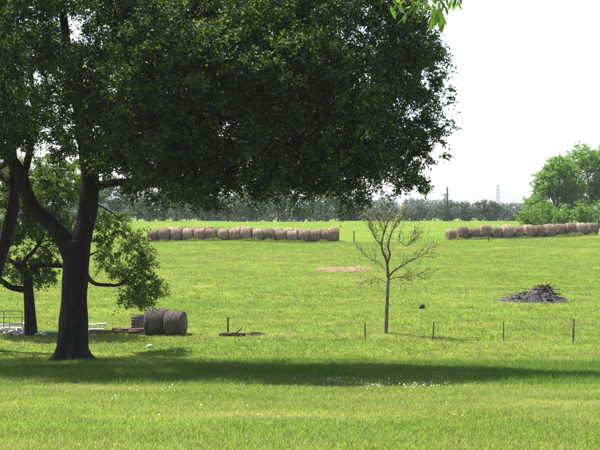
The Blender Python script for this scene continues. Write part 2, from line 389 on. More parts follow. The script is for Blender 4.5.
limb(oak, [O(83, 125, .2), O(76, 95, -.1), O(68, 60, -.5), O(64, 20, -.8), O(58, -25, -1)], [.27, .22, .19, .15, .09], seed=2)
limb(oak, [O(84, 128, .3), O(95, 105, .4), O(106, 75, .8), O(118, 35, 1.2), O(130, -20, 1.6)], [.25, .22, .18, .13, .08], seed=3)
limb(oak, [O(74, 262), O(64, 240, -.1), O(50, 222, -.2), O(34, 208, -.3), O(26, 192, -.4), O(21, 176, -.5), O(10, 158, -.7), O(-15, 130, -1.2), O(-60, 90, -2)], [.36, .33, .29, .26, .25, .25, .22, .17, .1], seed=4, n=26)
limb(oak, [O(22, 180, -.5), O(30, 150, -.2), O(34, 110, .4), O(30, 60, 1)], [.16, .13, .10, .06], seed=5)
limb(oak, [O(88, 190, .3), O(110, 183, .6), O(150, 180, .4), O(195, 165, -.4), O(250, 135, -1), O(310, 110, -1.2), O(370, 95, -1)], [.17, .15, .14, .13, .11, .08, .05], seed=6, n=26)
limb(oak, [O(88, 150, .3), O(130, 125, 1.5), O(190, 100, 2.6), O(260, 70, 3.2), O(330, 50, 3)], [.20, .18, .15, .11, .06], seed=7, n=22)
limb(oak, [O(85, 130, .2), O(120, 95, -1.2), O(170, 60, -2.4), O(230, 30, -3), O(300, 5, -3)], [.19, .17, .14, .1, .06], seed=8, n=22)
limb(oak, [O(112, 60, 1), O(160, 20, .6), O(230, -20, .2), O(310, -35, 0)], [.14, .11, .08, .05], seed=9)
limb(oak, [O(12, 160, -.7), O(-10, 170, .5), O(-50, 165, 2)], [.12, .09, .05], seed=10)
lowb = [O(85, 272), O(89, 279, .6), O(96, 284, 1.4), O(108, 285, 2.3), O(118, 285, 3.1), O(130, 279, 4), O(146, 276, 5)]
limb(oak, lowb, [.12, .09, .075, .07, .06, .05, .03], seed=11, n=24)
lowc = [O(90, 205, .3), O(100, 206, 1.5), O(116, 216, 3), O(134, 238, 4.2), O(150, 262, 5)]
limb(oak, lowc, [.05, .035, .026, .018, .01], seed=12, n=20)

def pe(px, py, dy, rx, ry, rz): return (O(px, py, dy), (rx * S, ry, rz * S))
ells = [pe(225, 65, -4.2, 188, 4.5, 98), pe(40, 35, -4.2, 220, 4.5, 110), pe(345, 118, -3.8, 72, 3.7, 64), pe(345, 30, -3.8, 76, 3.7, 80),
        pe(245, 135, -3.6, 125, 4, 56), pe(70, 92, -3.2, 125, 4, 62), pe(285, 165, -3.2, 85, 3.6, 30), pe(170, 163, -2, 78, 3.4, 32),
        pe(232, 60, -8.0, 60, 2.2, 36), pe(180, 36, -7.8, 44, 2.2, 30), pe(287, 47, -7.4, 30, 2, 24), pe(10, 88, -7.4, 38, 2, 26), pe(130, 75, -7.6, 26, 1.6, 20), pe(345, 75, -7, 24, 1.6, 18),
        pe(416, 62, -3.2, 20, 1.4, 16), pe(422, 98, -3, 15, 1.2, 11), pe(420, 157, -3, 16, 1.2, 10), pe(396, 182, -2.7, 20, 1.2, 12), pe(424, 128, -3, 12, 1.2, 10), pe(340, 188, -3, 22, 1.5, 13),
        pe(265, 188, -3, 20, 1.5, 14), pe(410, 15, -2.8, 18, 1.4, 20), pe(205, 186, -2.5, 24, 1.5, 15), pe(128, 178, -1.5, 26, 1.6, 18)]
def gate(p):
    px = CX + p[0] / p[1] * F; py = HY - (p[2] - EYE) / p[1] * F
    if px < 105 and py > 165: return False
    if px < 60 and py > 150: return False
    if 15 < px < 130 and py > 15 and p[1] < YO - .3 and py < 130 and R.random() < .70: return False
    if 25 < px < 105 and py > 115 and p[1] < YO: return R.random() < .25
    return vnoise(np.array([p]) * .5 + 7, 5)[0] > .31
cl = sample_clumps(ells, 960, .6, 1.4, gate)
tw = MB(); grow(tw, cl, nodes)
V, Q = foliage(cl, .55 + .45 * R.random(len(cl)), 12, 52, .115, .056, tw, .2, .8, .15)
tw.build('twigs', BARK, oak)['kind'] = 'stuff'
crown_obj(oak, V, Q, OAK)
# low drooping bough in the sun, behind the trunk
bl = np.array([O(px + R.normal() * 3, py + R.normal() * 3, 2.2 + (px - 90) / 75 * 3.2 + R.normal() * .5) for px, py in
     [(97, 218), (108, 222), (120, 222), (112, 234), (124, 236), (135, 238), (105, 245), (118, 250), (130, 252), (142, 250), (112, 262), (126, 266), (138, 266), (150, 268),
      (120, 276), (134, 279), (147, 281), (157, 284), (140, 292), (152, 294), (128, 288), (160, 292), (145, 300), (99, 232), (136, 296), (103, 256), (117, 268)]])
tw = MB(); grow(tw, bl, [(p, .05) for p in path(lowb, 12)[3:]] + [(p, .05) for p in path(lowc, 12)[2:]])
tw.build('twigs', BARK, oak)['kind'] = 'stuff'
V, Q = foliage(bl, .42 + .14 * R.random(len(bl)), 17, 34, .105, .048, None, .0, .8, .4)
crown_obj(oak, V, Q, OAK2, 'low_bough')

# ---- tree behind at the left
YB = 52.3
def B(px, py, dy=0): return at(px, py, YB + dy)
b1 = on(*B(31, 334)[:2])
t2 = thing('oak_tree', b1, 'smaller crooked oak with low forked limbs, behind the big oak trunk beside the metal panel', 'tree')
nodes = []
limb(t2, [b1 + [0, 0, -.2], B(31, 330), B(30, 312), B(29, 295), B(28, 282), B(28, 272)], [.36, .30, .25, .23, .21, .19], 'trunk', seed=20, keep=False)
limb(t2, [B(28, 278), B(32, 271), B(37, 266), B(48, 265), B(66, 266, .3), B(84, 258, .8), B(100, 250, 1.2)], [.15, .13, .11, .10, .085, .06, .03], seed=21)
limb(t2, [B(28, 276), B(25, 268), B(24, 262), B(31, 254), B(37, 247), B(43, 235), B(48, 218), B(56, 196)], [.14, .12, .10, .09, .085, .08, .06, .03], seed=22, n=22)
limb(t2, [B(27, 275), B(21, 269), B(15, 263), B(9, 259, .4), B(-2, 246, 1), B(-12, 225, 1.4)], [.12, .11, .10, .08, .06, .03], seed=23)
limb(t2, [B(28, 290), B(20, 289), B(10, 287, -.3), B(2, 281, -.5), B(-14, 272, -.8)], [.17, .15, .13, .11, .06], seed=24)
limb(t2, [B(44, 232), B(30, 214, .5), B(22, 195, .6), B(20, 175, .4)], [.06, .05, .04, .02], seed=25)
cl = sample_clumps([(B(40, 190, .8), (1.9, 2, 1.6)), (B(5, 205, 1), (2, 2, 2.2)), (B(50, 232, 1), (1.5, 1.8, 1.3)), (B(8, 268, .5), (1.2, 1.4, .8)), (B(42, 272, 1), (.9, 1.2, .5)), (B(62, 180, 1), (1.2, 1.6, 1.0))], 170, .36, 1)
tw = MB(); grow(tw, cl, nodes, .01)
tw.build('twigs', BARK, t2)['kind'] = 'stuff'
V, Q = foliage(cl, .4 + .2 * R.random(len(cl)), 10, 38, .11, .055, None, .1, .8, .2)
crown_obj(t2, V, Q, OAK2)

# ---- leaning trunk at the left edge
YC = 47.0
def Cc(px, py, dy=0): return at(px, py, YC + dy)
b2 = on(*Cc(-22, 350)[:2])
t3 = thing('oak_tree', b2, 'leaning dark oak trunk cut off by the left edge of the picture', 'tree')
nodes = []
limb(t3, [b2 + [0, 0, -.2], Cc(-20, 335), Cc(-12, 300), Cc(-3, 265), Cc(6, 238), Cc(12, 212), Cc(14, 190), Cc(13, 160), Cc(8, 120), Cc(-5, 70)], [.44, .36, .32, .29, .27, .25, .23, .2, .15, .08], 'trunk', n=30, seed=30)
limb(t3, [Cc(13, 185), Cc(-5, 170, .5), Cc(-40, 140, 1), Cc(-90, 110, 1.4)], [.15, .13, .1, .05], seed=31)
limb(t3, [Cc(-8, 285), Cc(-40, 250, .8), Cc(-90, 215, 1.5)], [.15, .11, .06], seed=32)
cl = sample_clumps([(Cc(-50, 90, -2), (5.5, 3.2, 3.8)), (Cc(-100, 150, -1.5), (4, 3, 3)), (Cc(-5, 120, -.5), (2.4, 2, 1.7))], 110, .8, 1.3)
tw = MB(); grow(tw, cl, nodes)
tw.build('twigs', BARK, t3)['kind'] = 'stuff'
V, Q = foliage(cl, .7 + .4 * R.random(len(cl)), 13, 34, .12, .058, None, .2, .8, .15)
crown_obj(t3, V, Q, OAK)

# ---- sapling in the pasture
YS = 52.7
def D(px, py, dy=0): return at(px, py, YS + dy)
b3 = on(*D(386, 334.5)[:2])
sap = thing('young_tree', b3, 'slender nearly bare young tree with sparse pale leaves alone in the pasture', 'tree')
nodes = []
limb(sap, [b3 + [0, 0, -.1], D(386, 330), D(387, 305), D(388.3, 277)], [.105, .09, .08, .07], 'trunk', 10, 14, BARK2, .1, False, 40)
def slimb(pts, rad, s): return limb(sap, pts, rad, 'branch', 7, 14, BARK2, .08, True, s)
slimb([D(388.3, 279), D(387.6, 268), D(386.5, 260), D(381.5, 248), D(383, 236, .2), D(386, 227, .2), D(390, 216, .3), D(393, 206, .3)], [.07, .065, .06, .052, .043, .034, .022, .01], 41)
slimb([D(387.6, 263), D(390, 254, -.2), D(388, 246, -.3), D(391, 234, -.4), D(394, 228, -.4)], [.055, .05, .045, .035, .03], 42)
slimb([D(394, 229, -.4), D(399, 223, -.4), D(403, 216, -.3)], [.02, .014, .007], 43)
slimb([D(388.5, 277), D(395, 270, -.3), D(403, 265, -.5), D(411, 260, -.7), D(423, 255, -.9), D(430, 247, -1)], [.05, .044, .036, .028, .018, .008], 44)
slimb([D(388, 274), D(384, 268, .3), D(376, 261, .6), D(369, 258, .8), D(362, 250, 1)], [.032, .028, .022, .016, .007], 45)
slimb([D(388.3, 280), D(396, 277.5, -.4), D(405, 277, -.7), D(416, 276, -.9), D(428, 281, -1.1)], [.028, .022, .018, .012, .006], 46)
slimb([D(382, 246), D(375, 238, .3), D(371, 226, .6), D(368, 214, .7)], [.026, .02, .014, .006], 47)
slimb([D(390, 238, -.4), D(398, 240, -.9), D(406, 246, -1.2), D(414, 240, -1.5)], [.024, .018, .013, .006], 48)
slimb([D(388, 283), D(380, 279, .5), D(371, 279, .8), D(362, 283, 1)], [.02, .016, .012, .005], 49)
slimb([D(385, 232, .2), D(379, 220, -.2), D(377, 208, -.4)], [.02, .014, .006], 50)
N0 = [p for p, r in nodes]; tw = MB(); tips = []
for q in range(760):
    p = N0[R.integers(len(N0))] if q < 260 else tips[R.integers(len(tips))]; d = p - D(387, 268); d = d / (np.linalg.norm(d) + .3) * 1.1 + unit(1)[0] * .7 + np.array([0, 0, .35]); d /= np.linalg.norm(d)
    L = (.2 + .5 * R.random()) * (1 if q < 260 else .6); e = p + d * L + np.array([0, 0, -.06 * L]); m_ = p + d * L * .5 + unit(1)[0] * .04
    if e[2] > D(0, 205)[2] or e[0] < D(354, 0)[0] or e[0] > D(438, 0)[0]: continue
    tw.tube(np.array([p, m_, e]), [.0085, .006, .0035], 4, cap=False); tips += [m_, e, (m_ + e) / 2]
tw.build('twigs', BARK2, sap)['kind'] = 'stuff'
tp_ = np.array(tips)[R.integers(0, len(tips), 1900)] + R.normal(size=(1900, 3)) * .06
s_ = .6 + .7 * R.random(1900); V, Q = leaves_mesh(tp_, unit(1900), unit(1900) + np.array([0, 0, .5]), .08 * s_, .042 * s_)
crown_obj(sap, V, Q, SAPL)

# ---- tree overhanging the camera: only hanging twigs reach into the picture
b4 = on(5.6, 9.5)
t5 = thing('overhanging_tree', b4, 'bright green leaf sprays hanging into the top of the picture, close to the camera', 'tree')
nodes = []
YN = 8.2
def NN(px, py, dy=0): return at(px, py, YN + dy)
limb(t5, [b4 + [0, 0, -.2], b4 + [-.05, 0, .6], b4 + [.05, .1, 2.2], b4 + [0, .1, 4.2], b4 + [.2, .2, 6.2]], [.30, .22, .19, .16, .1], 'trunk', m=BARK2, keep=False, seed=60)
limb(t5, [b4 + [0, .1, 3.8], b4 + [-1.2, -.2, 4.7], NN(640, -70, .6), NN(520, -62, .2), NN(440, -48), NN(395, -35, -.1)], [.11, .09, .07, .05, .03, .012], m=BARK2, seed=61)
cl = sample_clumps([(b4 + [.3, .3, 6.3], (2.4, 2.4, 1.5)), (b4 + [-1.2, -.1, 5.7], (1.6, 1.4, .6))], 40, .5, 1)
cl = cl[(CX + cl[:, 0] / cl[:, 1] * F > 660) | (HY - (cl[:, 2] - EYE) / cl[:, 1] * F < -95)]
tw = MB(); grow(tw, cl, nodes + [(b4 + np.array([.1, .1, 5.0 + .2 * q]), .1) for q in range(6)])
V1, Q1 = foliage(cl, .42, 8, 22, .085, .045, None)
def hang(pts):
    tw.tube(path(pts, 8), np.linspace(.007, .002, 8), 4, cap=False); return path(pts, 8)
hp = []
for pts in [[NN(446, -48), NN(444, -25, -.05), NN(441, -4, -.05), NN(440, 12, -.08)], [NN(430, -46), NN(428, -20, .1), NN(420, -2, .12), NN(411, 10, .15), NN(404, 14, .2)],
            [NN(452, -50), NN(456, -26), NN(459, -8), NN(458, 2, .05)], [NN(415, -42), NN(412, -20), NN(407, -5, .1), NN(398, 6, .1)],
            [NN(440, -47), NN(434, -22, -.2), NN(428, -4, -.2), NN(424, 8, -.25)]]: hp.append(hang(pts))
hang_leaf = []   # (px, py base) -> (px, py tip) of single leaves seen against the sky and crown
for x0, y0, x1, y1 in [(441, 10, 437, 24), (441, 11, 442, 33), (443, 16, 447, 26), (440, 8, 430, 30), (436, 6, 431, 18), (406, 13, 398, 26), (406, 13, 404, 23), (418, 9, 419, 24),
                       (420, 4, 413, 14), (424, 8, 421, 20), (458, 0, 461, 11), (457, -3, 452, 8), (459, -5, 462, 5), (446, -4, 448, 6), (430, -2, 436, 6), (411, 6, 405, 9), (414, 2, 424, 5),
                       (404, -1, 399, 8), (398, 4, 392, 12), (424, -4, 428, 5), (437, -6, 433, 2), (408, -4, 414, 3), (441, 1, 446, 9), (452, -8, 447, 0), (400, 10, 394, 18), (428, 3, 433, 13), (417, 6, 411, 18), (438, 4, 443, 13)]:
    j = R.normal() * .12; hang_leaf.append((NN(x0, y0, j), NN(x1, y1, j + R.normal() * .03)))
mbl = MB()
for q in range(34):
    x0, y0 = R.uniform(388, 460), R.uniform(-8, 8); j = R.normal() * .2
    if x0 > 446 and y0 > 3: continue
    hang_leaf.append((NN(x0, y0, j), NN(x0 + R.normal() * 5, y0 + R.uniform(4, 12), j + R.normal() * .03)))
for a, e in hang_leaf:
    d = e - a; Ln = np.linalg.norm(d); d /= Ln; nr = unit(1)[0] + np.array([0, -.9, .3]); s = np.cross(d, nr); s /= np.linalg.norm(s); up = np.cross(s, d)
    tt = np.array([0, .18, .42, .7, .9, 1]); w = np.array([.03, .20, .30, .25, .12, .01]) * Ln * 1.05
    c = a + np.outer(tt * Ln, d) - np.outer(tt ** 2 * Ln * .12, up)
    V = np.vstack([c - np.outer(w * .5, s) + np.outer(w * .12, up), c, c + np.outer(w * .5, s) + np.outer(w * .12, up)])
    i = np.arange(5); mbl.add(V, np.vstack([np.stack([i, i+6, i+7, i+1], -1), np.stack([i+6, i+12, i+13, i+7], -1)]))
mbl.build('hanging_leaves', NEARL, t5, True)['kind'] = 'stuff'
tw.build('twigs', BARK2, t5)['kind'] = 'stuff'
crown_obj(t5, V1, Q1, NEARL)

# ---- tall trees and bushes at the right, behind the bales
def far_tree(name, base, label, cat, ells, ncl, rad, leaf, m, per=16, sprays=9, group=None, trunk_r=.32, shell=1.4, bark=BARK2):
    t = thing(name, base, label, cat, group); global nodes; nodes = []
    top = np.mean([np.array(c) for c, r in ells], 0)
    limb(t, [base + [0, 0, -.3], base + [.1, 0, (top[2]-base[2])*.3], (base*.4 + top*.6) + [-.1, 0, 0], top], [trunk_r, trunk_r*.8, trunk_r*.6, trunk_r*.3], 'trunk', 8, 10, bark, .1, True)
    for c, r in ells[1:]:
        c = np.array(c); st = base * .6 + top * .4
        limb(t, [st, (st + c) / 2 + [0, 0, .4], c], [trunk_r*.5, trunk_r*.35, trunk_r*.15], 'limb', 6, 8, bark, .1, True)
    cl = sample_clumps(ells, ncl, rad * .7, shell); tw = MB(); grow(tw, cl, nodes, .012)
    tw.build('twigs', bark, t)['kind'] = 'stuff'
    V, Q = foliage(cl, rad * (.8 + .4 * R.random(len(cl))), sprays, per, leaf, leaf * .55, None, .2, .7)
    crown_obj(t, V, Q, m); return t
YR = 165.0; SR = YR / F
def RR(px, py, dy=0): return at(px, py, YR + dy)
def re(px, py, dy, rx, ry, rz): return (RR(px, py, dy), (rx * SR, ry, rz * SR))
far_tree('pecan_tree', on(*RR(561, 220)[:2]), 'tall lit green tree rising behind the right bale row, left of the tallest crown', 'tree',
         [re(560, 180, 0, 17, 2.6, 23), re(545, 185, 0, 11, 2, 14), re(541, 202, 0, 9, 2, 11), re(560, 168, 0, 14, 2.2, 11), re(570, 198, .5, 12, 2, 16), re(534, 207, 0, 9, 2, 9)], 230, .8, .21, FAR, 19, 9)
far_tree('pecan_tree', on(*RR(590, 220, 3)[:2]), 'tallest green tree at the right edge, behind the end of the right bale row', 'tree',
         [re(592, 175, 3, 18, 2.8, 26), re(584, 158, 3, 14, 2.4, 12), re(606, 160, 3, 17, 2.6, 16), re(612, 190, 3, 18, 2.6, 24), re(580, 195, 2, 11, 2, 16), re(597, 180, 2, 10, 2, 16)], 250, .8, .21, FAR, 19, 9)
far_tree('pecan_tree', on(*RR(640, 220, 8)[:2]), 'green tree continuing the clump beyond the right edge of the picture', 'tree',
         [re(640, 180, 8, 26, 3.2, 30), re(625, 165, 8, 14, 2.6, 16)], 90, 1.0, .30, FAR, 16, 8)
for px, py, rx, rz, dy, lb in [(530, 217, 11, 9, -6, 'low bright green bush at the left foot of the tall right-hand trees'), (546, 212, 10, 12, -4, 'rounded green bush under the left tall tree behind the right bale row'),
                          (563, 216, 9, 9, -7, 'small green bush between the two tall right-hand trees'), (583, 213, 10, 11, -7, 'bright leafy bush in front of the tallest right-hand tree'), (602, 214, 10, 10, -5, 'green bush at the right picture edge under the tallest tree')]:
    c = RR(px, py, dy); far_tree('bush', on(c[0], c[1]), lb, 'bush', [(c, (rx * SR, 1.4, rz * SR)), (c + [.3, 0, -.6], (rx * SR * 1.1, 1.5, rz * SR * .7))], 32, .6, .22, BUSH, 15, 8, 'bushes under the right-hand trees', .08, 1.2)

# ---- hedge trees and the middle-distance treeline (copies of four trees)
def proto(name, h, w, seed_m, leaf, ncl):
    z = np.zeros(3)
    return far_tree(name, z, 'x', 'tree', [(np.array([0, 0, h*.6]), (w*.5, w*.5, h*.4)), (np.array([w*.2, .2, h*.42]), (w*.42, w*.42, h*.3)), (np.array([-w*.22, 0, h*.5]), (w*.4, w*.4, h*.3))], ncl, .9, leaf, seed_m, 12, 7, None, .2, 1.3)
PT = [proto('hedge_tree', 7.0, 6.4, HEDGE, .34, 46), proto('hedge_tree', 8.2, 6.0, HEDGE2, .34, 46), proto('hedge_tree', 6.0, 6.6, HEDGE, .34, 46), proto('hedge_tree', 5.0, 5.6, HEDGE2, .34, 40)]
first = [True] * 4
def put(k, x, y, s, label, group, rz=None, zoff=0):
    if first[k]: o = PT[k]; first[k] = False
    else: o = copy_tree(PT[k])
    o.location = (x, y, float(zt(x, y)) + zoff); o.rotation_euler = (0, 0, random.uniform(0, 6.28) if rz is None else rz); o.scale = (s * random.uniform(.9, 1.15), s, s * random.uniform(.9, 1.1)); tag(o, label, 'tree', group)
ordn = ['first', 'second', 'third', 'fourth', 'fifth', 'sixth', 'seventh', 'eighth', 'ninth', 'tenth', 'eleventh', 'twelfth', 'thirteenth', 'fourteenth', 'fifteenth', 'sixteenth', 'seventeenth', 'eighteenth']
near_line = [(88, 215, 0), (118, 222, 1), (150, 214, 3), (176, 226, 1), (203, 218, 3), (228, 224, 0), (252, 216, 3), (278, 222, 1), (303, 216, 3), (326, 226, 1), (352, 236, 2)]
for i, (px, Y, k) in enumerate(near_line):
    c = at(px, 215, Y); put(k, c[0], Y, random.uniform(.95, 1.25), 'green hedge tree behind the left bale row, %s from the left' % ordn[i], 'hedge trees behind the left bale row')
for i in range(52):
    px = 60 + i * 9.5 + random.uniform(-4, 4); Y = random.uniform(285, 360); c = at(px, 215, Y)
    put(random.choice([0, 2, 2, 0, 1]), c[0], Y, random.uniform(.52, .92), 'dark bluish tree in the middle-distance treeline beyond the pasture crest', 'middle-distance treeline')
# far wooded ridge, reads as one mass
nb = 420; bx = R.uniform(-460, 460, nb); by = R.uniform(820, 1150, nb); bh = 9 + 6 * vnoise(np.stack([bx * .012, by * 0, by * 0], -1), 9) + R.random(nb) * 2
cl = np.stack([bx, by, bh * .55], -1); Cn = np.repeat(cl, 160, 0); u = unit(len(Cn)); rr_ = np.stack([R.uniform(4, 8, nb), R.uniform(4, 8, nb), bh * .5], -1)
pos = Cn + u * np.repeat(rr_, 160, 0) * R.random((len(Cn), 1)) ** .3
V, Q = leaves_mesh(pos, unit(len(pos)), unit(len(pos)) + np.array([0, 0, .7]), np.full(len(pos), 2.0), np.full(len(pos), 1.3))
wood = link('distant_wood', mesh_np('distant_wood', V, Q, None, False, [HEDGE])); tag(wood, 'hazy blue wooded ridge on the far horizon', 'wood', None, 'stuff')

# ------------------------------------------------------------------ round hay bales
def bale_mesh(seed, rad=.75, w=1.04, m=HAY):
    ns, nl = 44, 11; a = np.arange(ns) / ns * 2 * np.pi; x = np.linspace(-.5, .5, nl) * w
    prof = 1 - .09 * (np.abs(x) / (w / 2)) ** 5
    P = np.stack([np.repeat(x[:, None], ns, 1), np.outer(prof, np.cos(a)) * rad, np.outer(prof, np.sin(a)) * rad], -1)
    nn = vnoise(P * np.array([7, 2.2, 2.2]) + seed * 9 + 30, seed) - .5; n2 = vnoise(P * 1.1 + seed * 5 + 40, seed + 2) - .5
    s = 1 + .07 * nn + .14 * n2; P[..., 1] *= s; P[..., 2] *= s
    rings = [P]
    def capr(sgn):
        out = []
        for f in (.85, .6, .35, .12):
            q = P[0 if sgn < 0 else -1].copy(); q[:, 1:] *= f; q[:, 0] += sgn * (.03 + .035 * (1 - f)) + (vnoise(q * 6 + seed + 50, seed + 4) - .5) * .06; out.append(q)
        return out
    V = np.vstack([c for c in capr(-1)[::-1]] + [P.reshape(-1, 3)] + capr(1)); nr = len(V) // ns
    i = np.arange(nr-1)[:, None]*ns + np.arange(ns)[None]; j = np.arange(nr-1)[:, None]*ns + (np.arange(ns)[None]+1) % ns
    Q = np.stack([i, j, j+ns, i+ns], -1).reshape(-1, 4)
    V = np.vstack([V, V[:ns].mean(0), V[-ns:].mean(0)]); k = np.arange(ns); k2 = (k+1) % ns; o = (nr-1) * ns
    T = np.vstack([np.stack([k2, k, k*0 + len(V)-2], -1), np.stack([k+o, k2+o, k*0 + len(V)-1], -1)])
    V[:, 2] = np.where(V[:, 2] < -rad * .86, -rad * .86 + (V[:, 2] + rad * .86) * .25, V[:, 2]); V[:, 2] += rad * .86 + .02
    # loose straw ends
    rg = np.random.default_rng(seed); ks = 320; aa = rg.uniform(-.3, 3.45, ks); xx = rg.uniform(-.5, .5, ks) * w * 1.02
    p = np.stack([xx, np.cos(aa) * rad * .99, np.sin(aa) * rad * .99 + rad * .86], -1); d = np.stack([rg.normal(size=ks) * .5, np.cos(aa) + rg.normal(size=ks) * .6, np.sin(aa) + rg.normal(size=ks) * .6], -1)
    d /= np.linalg.norm(d, axis=1, keepdims=True); sd_ = np.cross(d, rg.normal(size=(ks, 3))); sd_ /= np.linalg.norm(sd_, axis=1, keepdims=True); ln = rg.uniform(.05, .17, (ks, 1))
    SV = np.stack([p - sd_ * .008 - d * .03, p + sd_ * .008 - d * .03, p + d * ln], 1).reshape(-1, 3); ST = np.arange(ks * 3).reshape(-1, 3) + len(V)
    return mesh_np('round_hay_bale', np.vstack([V, SV]), Q, np.vstack([T, ST]), True, [m])
BM = [bale_mesh(k) for k in range(5)]
def bale(x, y, rz, label, group, s=1.0, me=None):
    o = link('round_hay_bale', me or random.choice(BM)); o.location = (x, y, float(zt(x, y)) - .05)
    o.rotation_euler = (random.uniform(-.08, .08), random.uniform(-.03, .03), rz + random.uniform(-.07, .07)); o.scale = (s, s * random.uniform(.96, 1.04), s * random.uniform(.95, 1.05)); return tag(o, label, 'hay bale', group)
def ordinal(i, n): return ('leftmost' if i == 0 else 'rightmost' if i == n - 1 else (ordn[i] + ' from the left') if i < n / 2 else (ordn[n - 1 - i] + ' from the right'))
# left pair of rows
YL = 127.0; xa, xb = at(148, 240, YL)[0], at(333, 240, YL)[0]; nL = 16
for i in range(nL):
    x = xa + (xb - xa) * (i + .5) / nL
    bale(x, YL + (xb - x) * -.03, .0, 'weathered round hay bale in the front left row, %s' % ordinal(i, nL), 'front row of bales at left', random.uniform(.98, 1.07))
    bale(x + .78, YL + 2.3 + (xb - x) * -.03, .0, 'round hay bale in the row behind the front left bales, %s' % ordinal(i, nL), 'back row of bales at left', random.uniform(1.0, 1.1))
# right row
nR = 14; A = gnd(451, 238.6); Bq = gnd(592, 234.2); dx = Bq - A; rz = math.atan2(dx[1], dx[0])
rz = math.atan2(5.0, dx[0]); A = np.array([at(451, 0, 127.5)[0], 127.5]); E = np.array([at(591, 0, 132.5)[0], 132.5])
for i in range(nR):
    p = A + (E - A) * i / (nR - 1)
    bale(p[0], p[1], math.atan2(E[1]-A[1], E[0]-A[0]), 'weathered round hay bale in the right row, %s' % ordinal(i, nR), 'row of bales at right', (.86 if i == 0 else random.uniform(.98, 1.08)) )
# two grey bales near the fence line
g = gnd(155, 336); o = bale(g[0], g[1] + .6, .03, 'old grey hay bale left of its twin, near the boards by the big oak', 'pair of grey bales', .84, bale_mesh(7, .75, 1.25, HAYG))
g = gnd(174, 336); o = bale(g[0] + .02, g[1] + .5, -.1, 'old grey hay bale right of its twin, out in the open pasture grass', 'pair of grey bales', .85, bale_mesh(8, .75, .95, HAYG))

# ------------------------------------------------------------------ posts
def tpost(px, ytop, ybot, r, label, group, m=TPOST, tilt=0, studs=True):
    g = gnd(px, ybot); h = (ybot - ytop) / F * g[1]
    t = thing('fence_post', g, label, 'post', group)
    mb = MB(); mb.box(g + [tilt * h / 2, 0, h / 2 - .1], (r, r * .35, h / 2 + .1), 0, tilt, bev=.2); mb.box(g + [tilt * h / 2, r * .9, h / 2 - .1], (r * .3, r * .7, h / 2 + .09), 0, tilt, bev=.2); mb.build('shaft', m, t)
    if studs:
        mb = MB()
        for k in range(6): mb.box(g + [tilt * h * (.3 + k * .12), -r * .6, h * (.3 + k * .12)], (r * .8, r * .3, .012), bev=.2)
        mb.build('studs', m, t)
    return t
gp = 'pasture fence posts'
tpost(365, 322, 339, .026, 'thin dark fence post just left of the young tree', gp)
tpost(433, 322, 341, .026, 'thin dark fence post just right of the young tree', gp, tilt=.03)
tpost(503.5, 322, 341, .022, 'thin fence post in front of the grey spoil heap', gp)
tpost(573, 319, 343, .05, 'stout grey fence post nearest the right picture edge', gp, WOOD, .03, False)
tpost(228, 317, 336, .04, 'dark fence post standing at the fallen log', gp)
tpost(354, 231, 243, .06, 'far thin fence post right of the left bale rows', gp, studs=False)
tpost(415, 226, 236, .06, 'far thin fence post halfway between the two bale rows', gp, studs=False)
tpost(488.5, 235, 241, .07, 'short dark fence post in front of the right bale row', gp, studs=False)

# ------------------------------------------------------------------ metal panel, boards, rubble
g0 = gnd(0, 331); zg = g0[2]; YG = g0[1]
gate_t = thing('livestock_panel', on(at(-14, 0, YG)[0], YG), 'grey tubular metal livestock panel at the left edge beside rubble', 'gate')
gx = [at(p, 0, YG)[0] for p in (-48, -22, 3.5, 9.5, 21.8)]; zr = [EYE + (HY - p) / F * YG for p in (311, 317.3, 323, 329)]
def bar(a, bb, r, name):
    mb = MB(); mb.tube([a, (np.array(a) + bb) / 2, bb], [r] * 3, 8); return mb.build(name, STEEL, gate_t, True)
for k, z in enumerate(zr): bar(np.array([gx[0], YG, z]), np.array([gx[4], YG, z]), .024 if k == 0 else .017, 'rail')
for k, x in enumerate(gx): bar(np.array([x, YG + .03, zg - .12]), np.array([x, YG + .03, zr[0] - .02 if k != 3 else zr[1]]), .024 if k != 3 else .016, 'upright')

def plank(px, py, ln, wd, th, rz, m, label, name='board', cat='board', group='old boards by the trees', lift=0, ry=0):
    g = gnd(px, py); o = thing(name, g, label, cat, group); mb = MB()
    mb.box(g + [0, 0, th / 2 + lift + .03], (ln / 2, wd / 2, th / 2), rz, ry, bev=.2); mb.build('plank', m, o); return o
plank(8, 329, 1.9, .5, .10, .05, WHITEB, 'long white board lying on top of the rubble by the metal panel', lift=.16)
plank(17, 330.5, 1.4, .35, .08, -.2, WHITEB, 'shorter white board at the right end of the rubble heap', lift=.05, ry=.04)
plank(6, 332.5, 1.6, .3, .1, .1, WOOD, 'grey weathered board at the front of the rubble heap', lift=.02)
plank(96, 328.5, 1.0, .22, .08, .08, WHITEB, 'white board right of the big oak trunk, upper of the pair', lift=.13)
plank(94, 331.5, .95, .25, .10, -.1, WHITEB, 'white board right of the big oak trunk, nearer the ground')
plank(101, 333.5, 1.1, .3, .14, .04, REDW, 'reddish brown board low in the grass right of the oak trunk')
plank(122, 333.5, .9, .35, .22, .0, REDW, 'short reddish timber between the white boards and the grey bales')
plank(138, 334.5, .9, .35, .26, .06, REDW, 'thick reddish timber touching the left grey bale')
plank(54, 333.5, .8, .3, .08, .02, WHITEB, 'narrow pale board glimpsed left of the big oak trunk')
g = gnd(137, 333); cr = thing('crate', g + [0, .5, 0], 'pale grey wooden crate left of the grey bales', 'crate'); YK = g[1] + .5
for k in range(5):
    mb = MB(); mb.box([g[0], YK - .26, g[2] + .1 + k * .155], (.3, .016, .068), 0, random.uniform(-.012, .012)); mb.build('slat', WOOD, cr)
    mb = MB(); mb.box([g[0], YK + .26, g[2] + .1 + k * .155], (.3, .016, .068)); mb.build('slat', WOOD, cr)
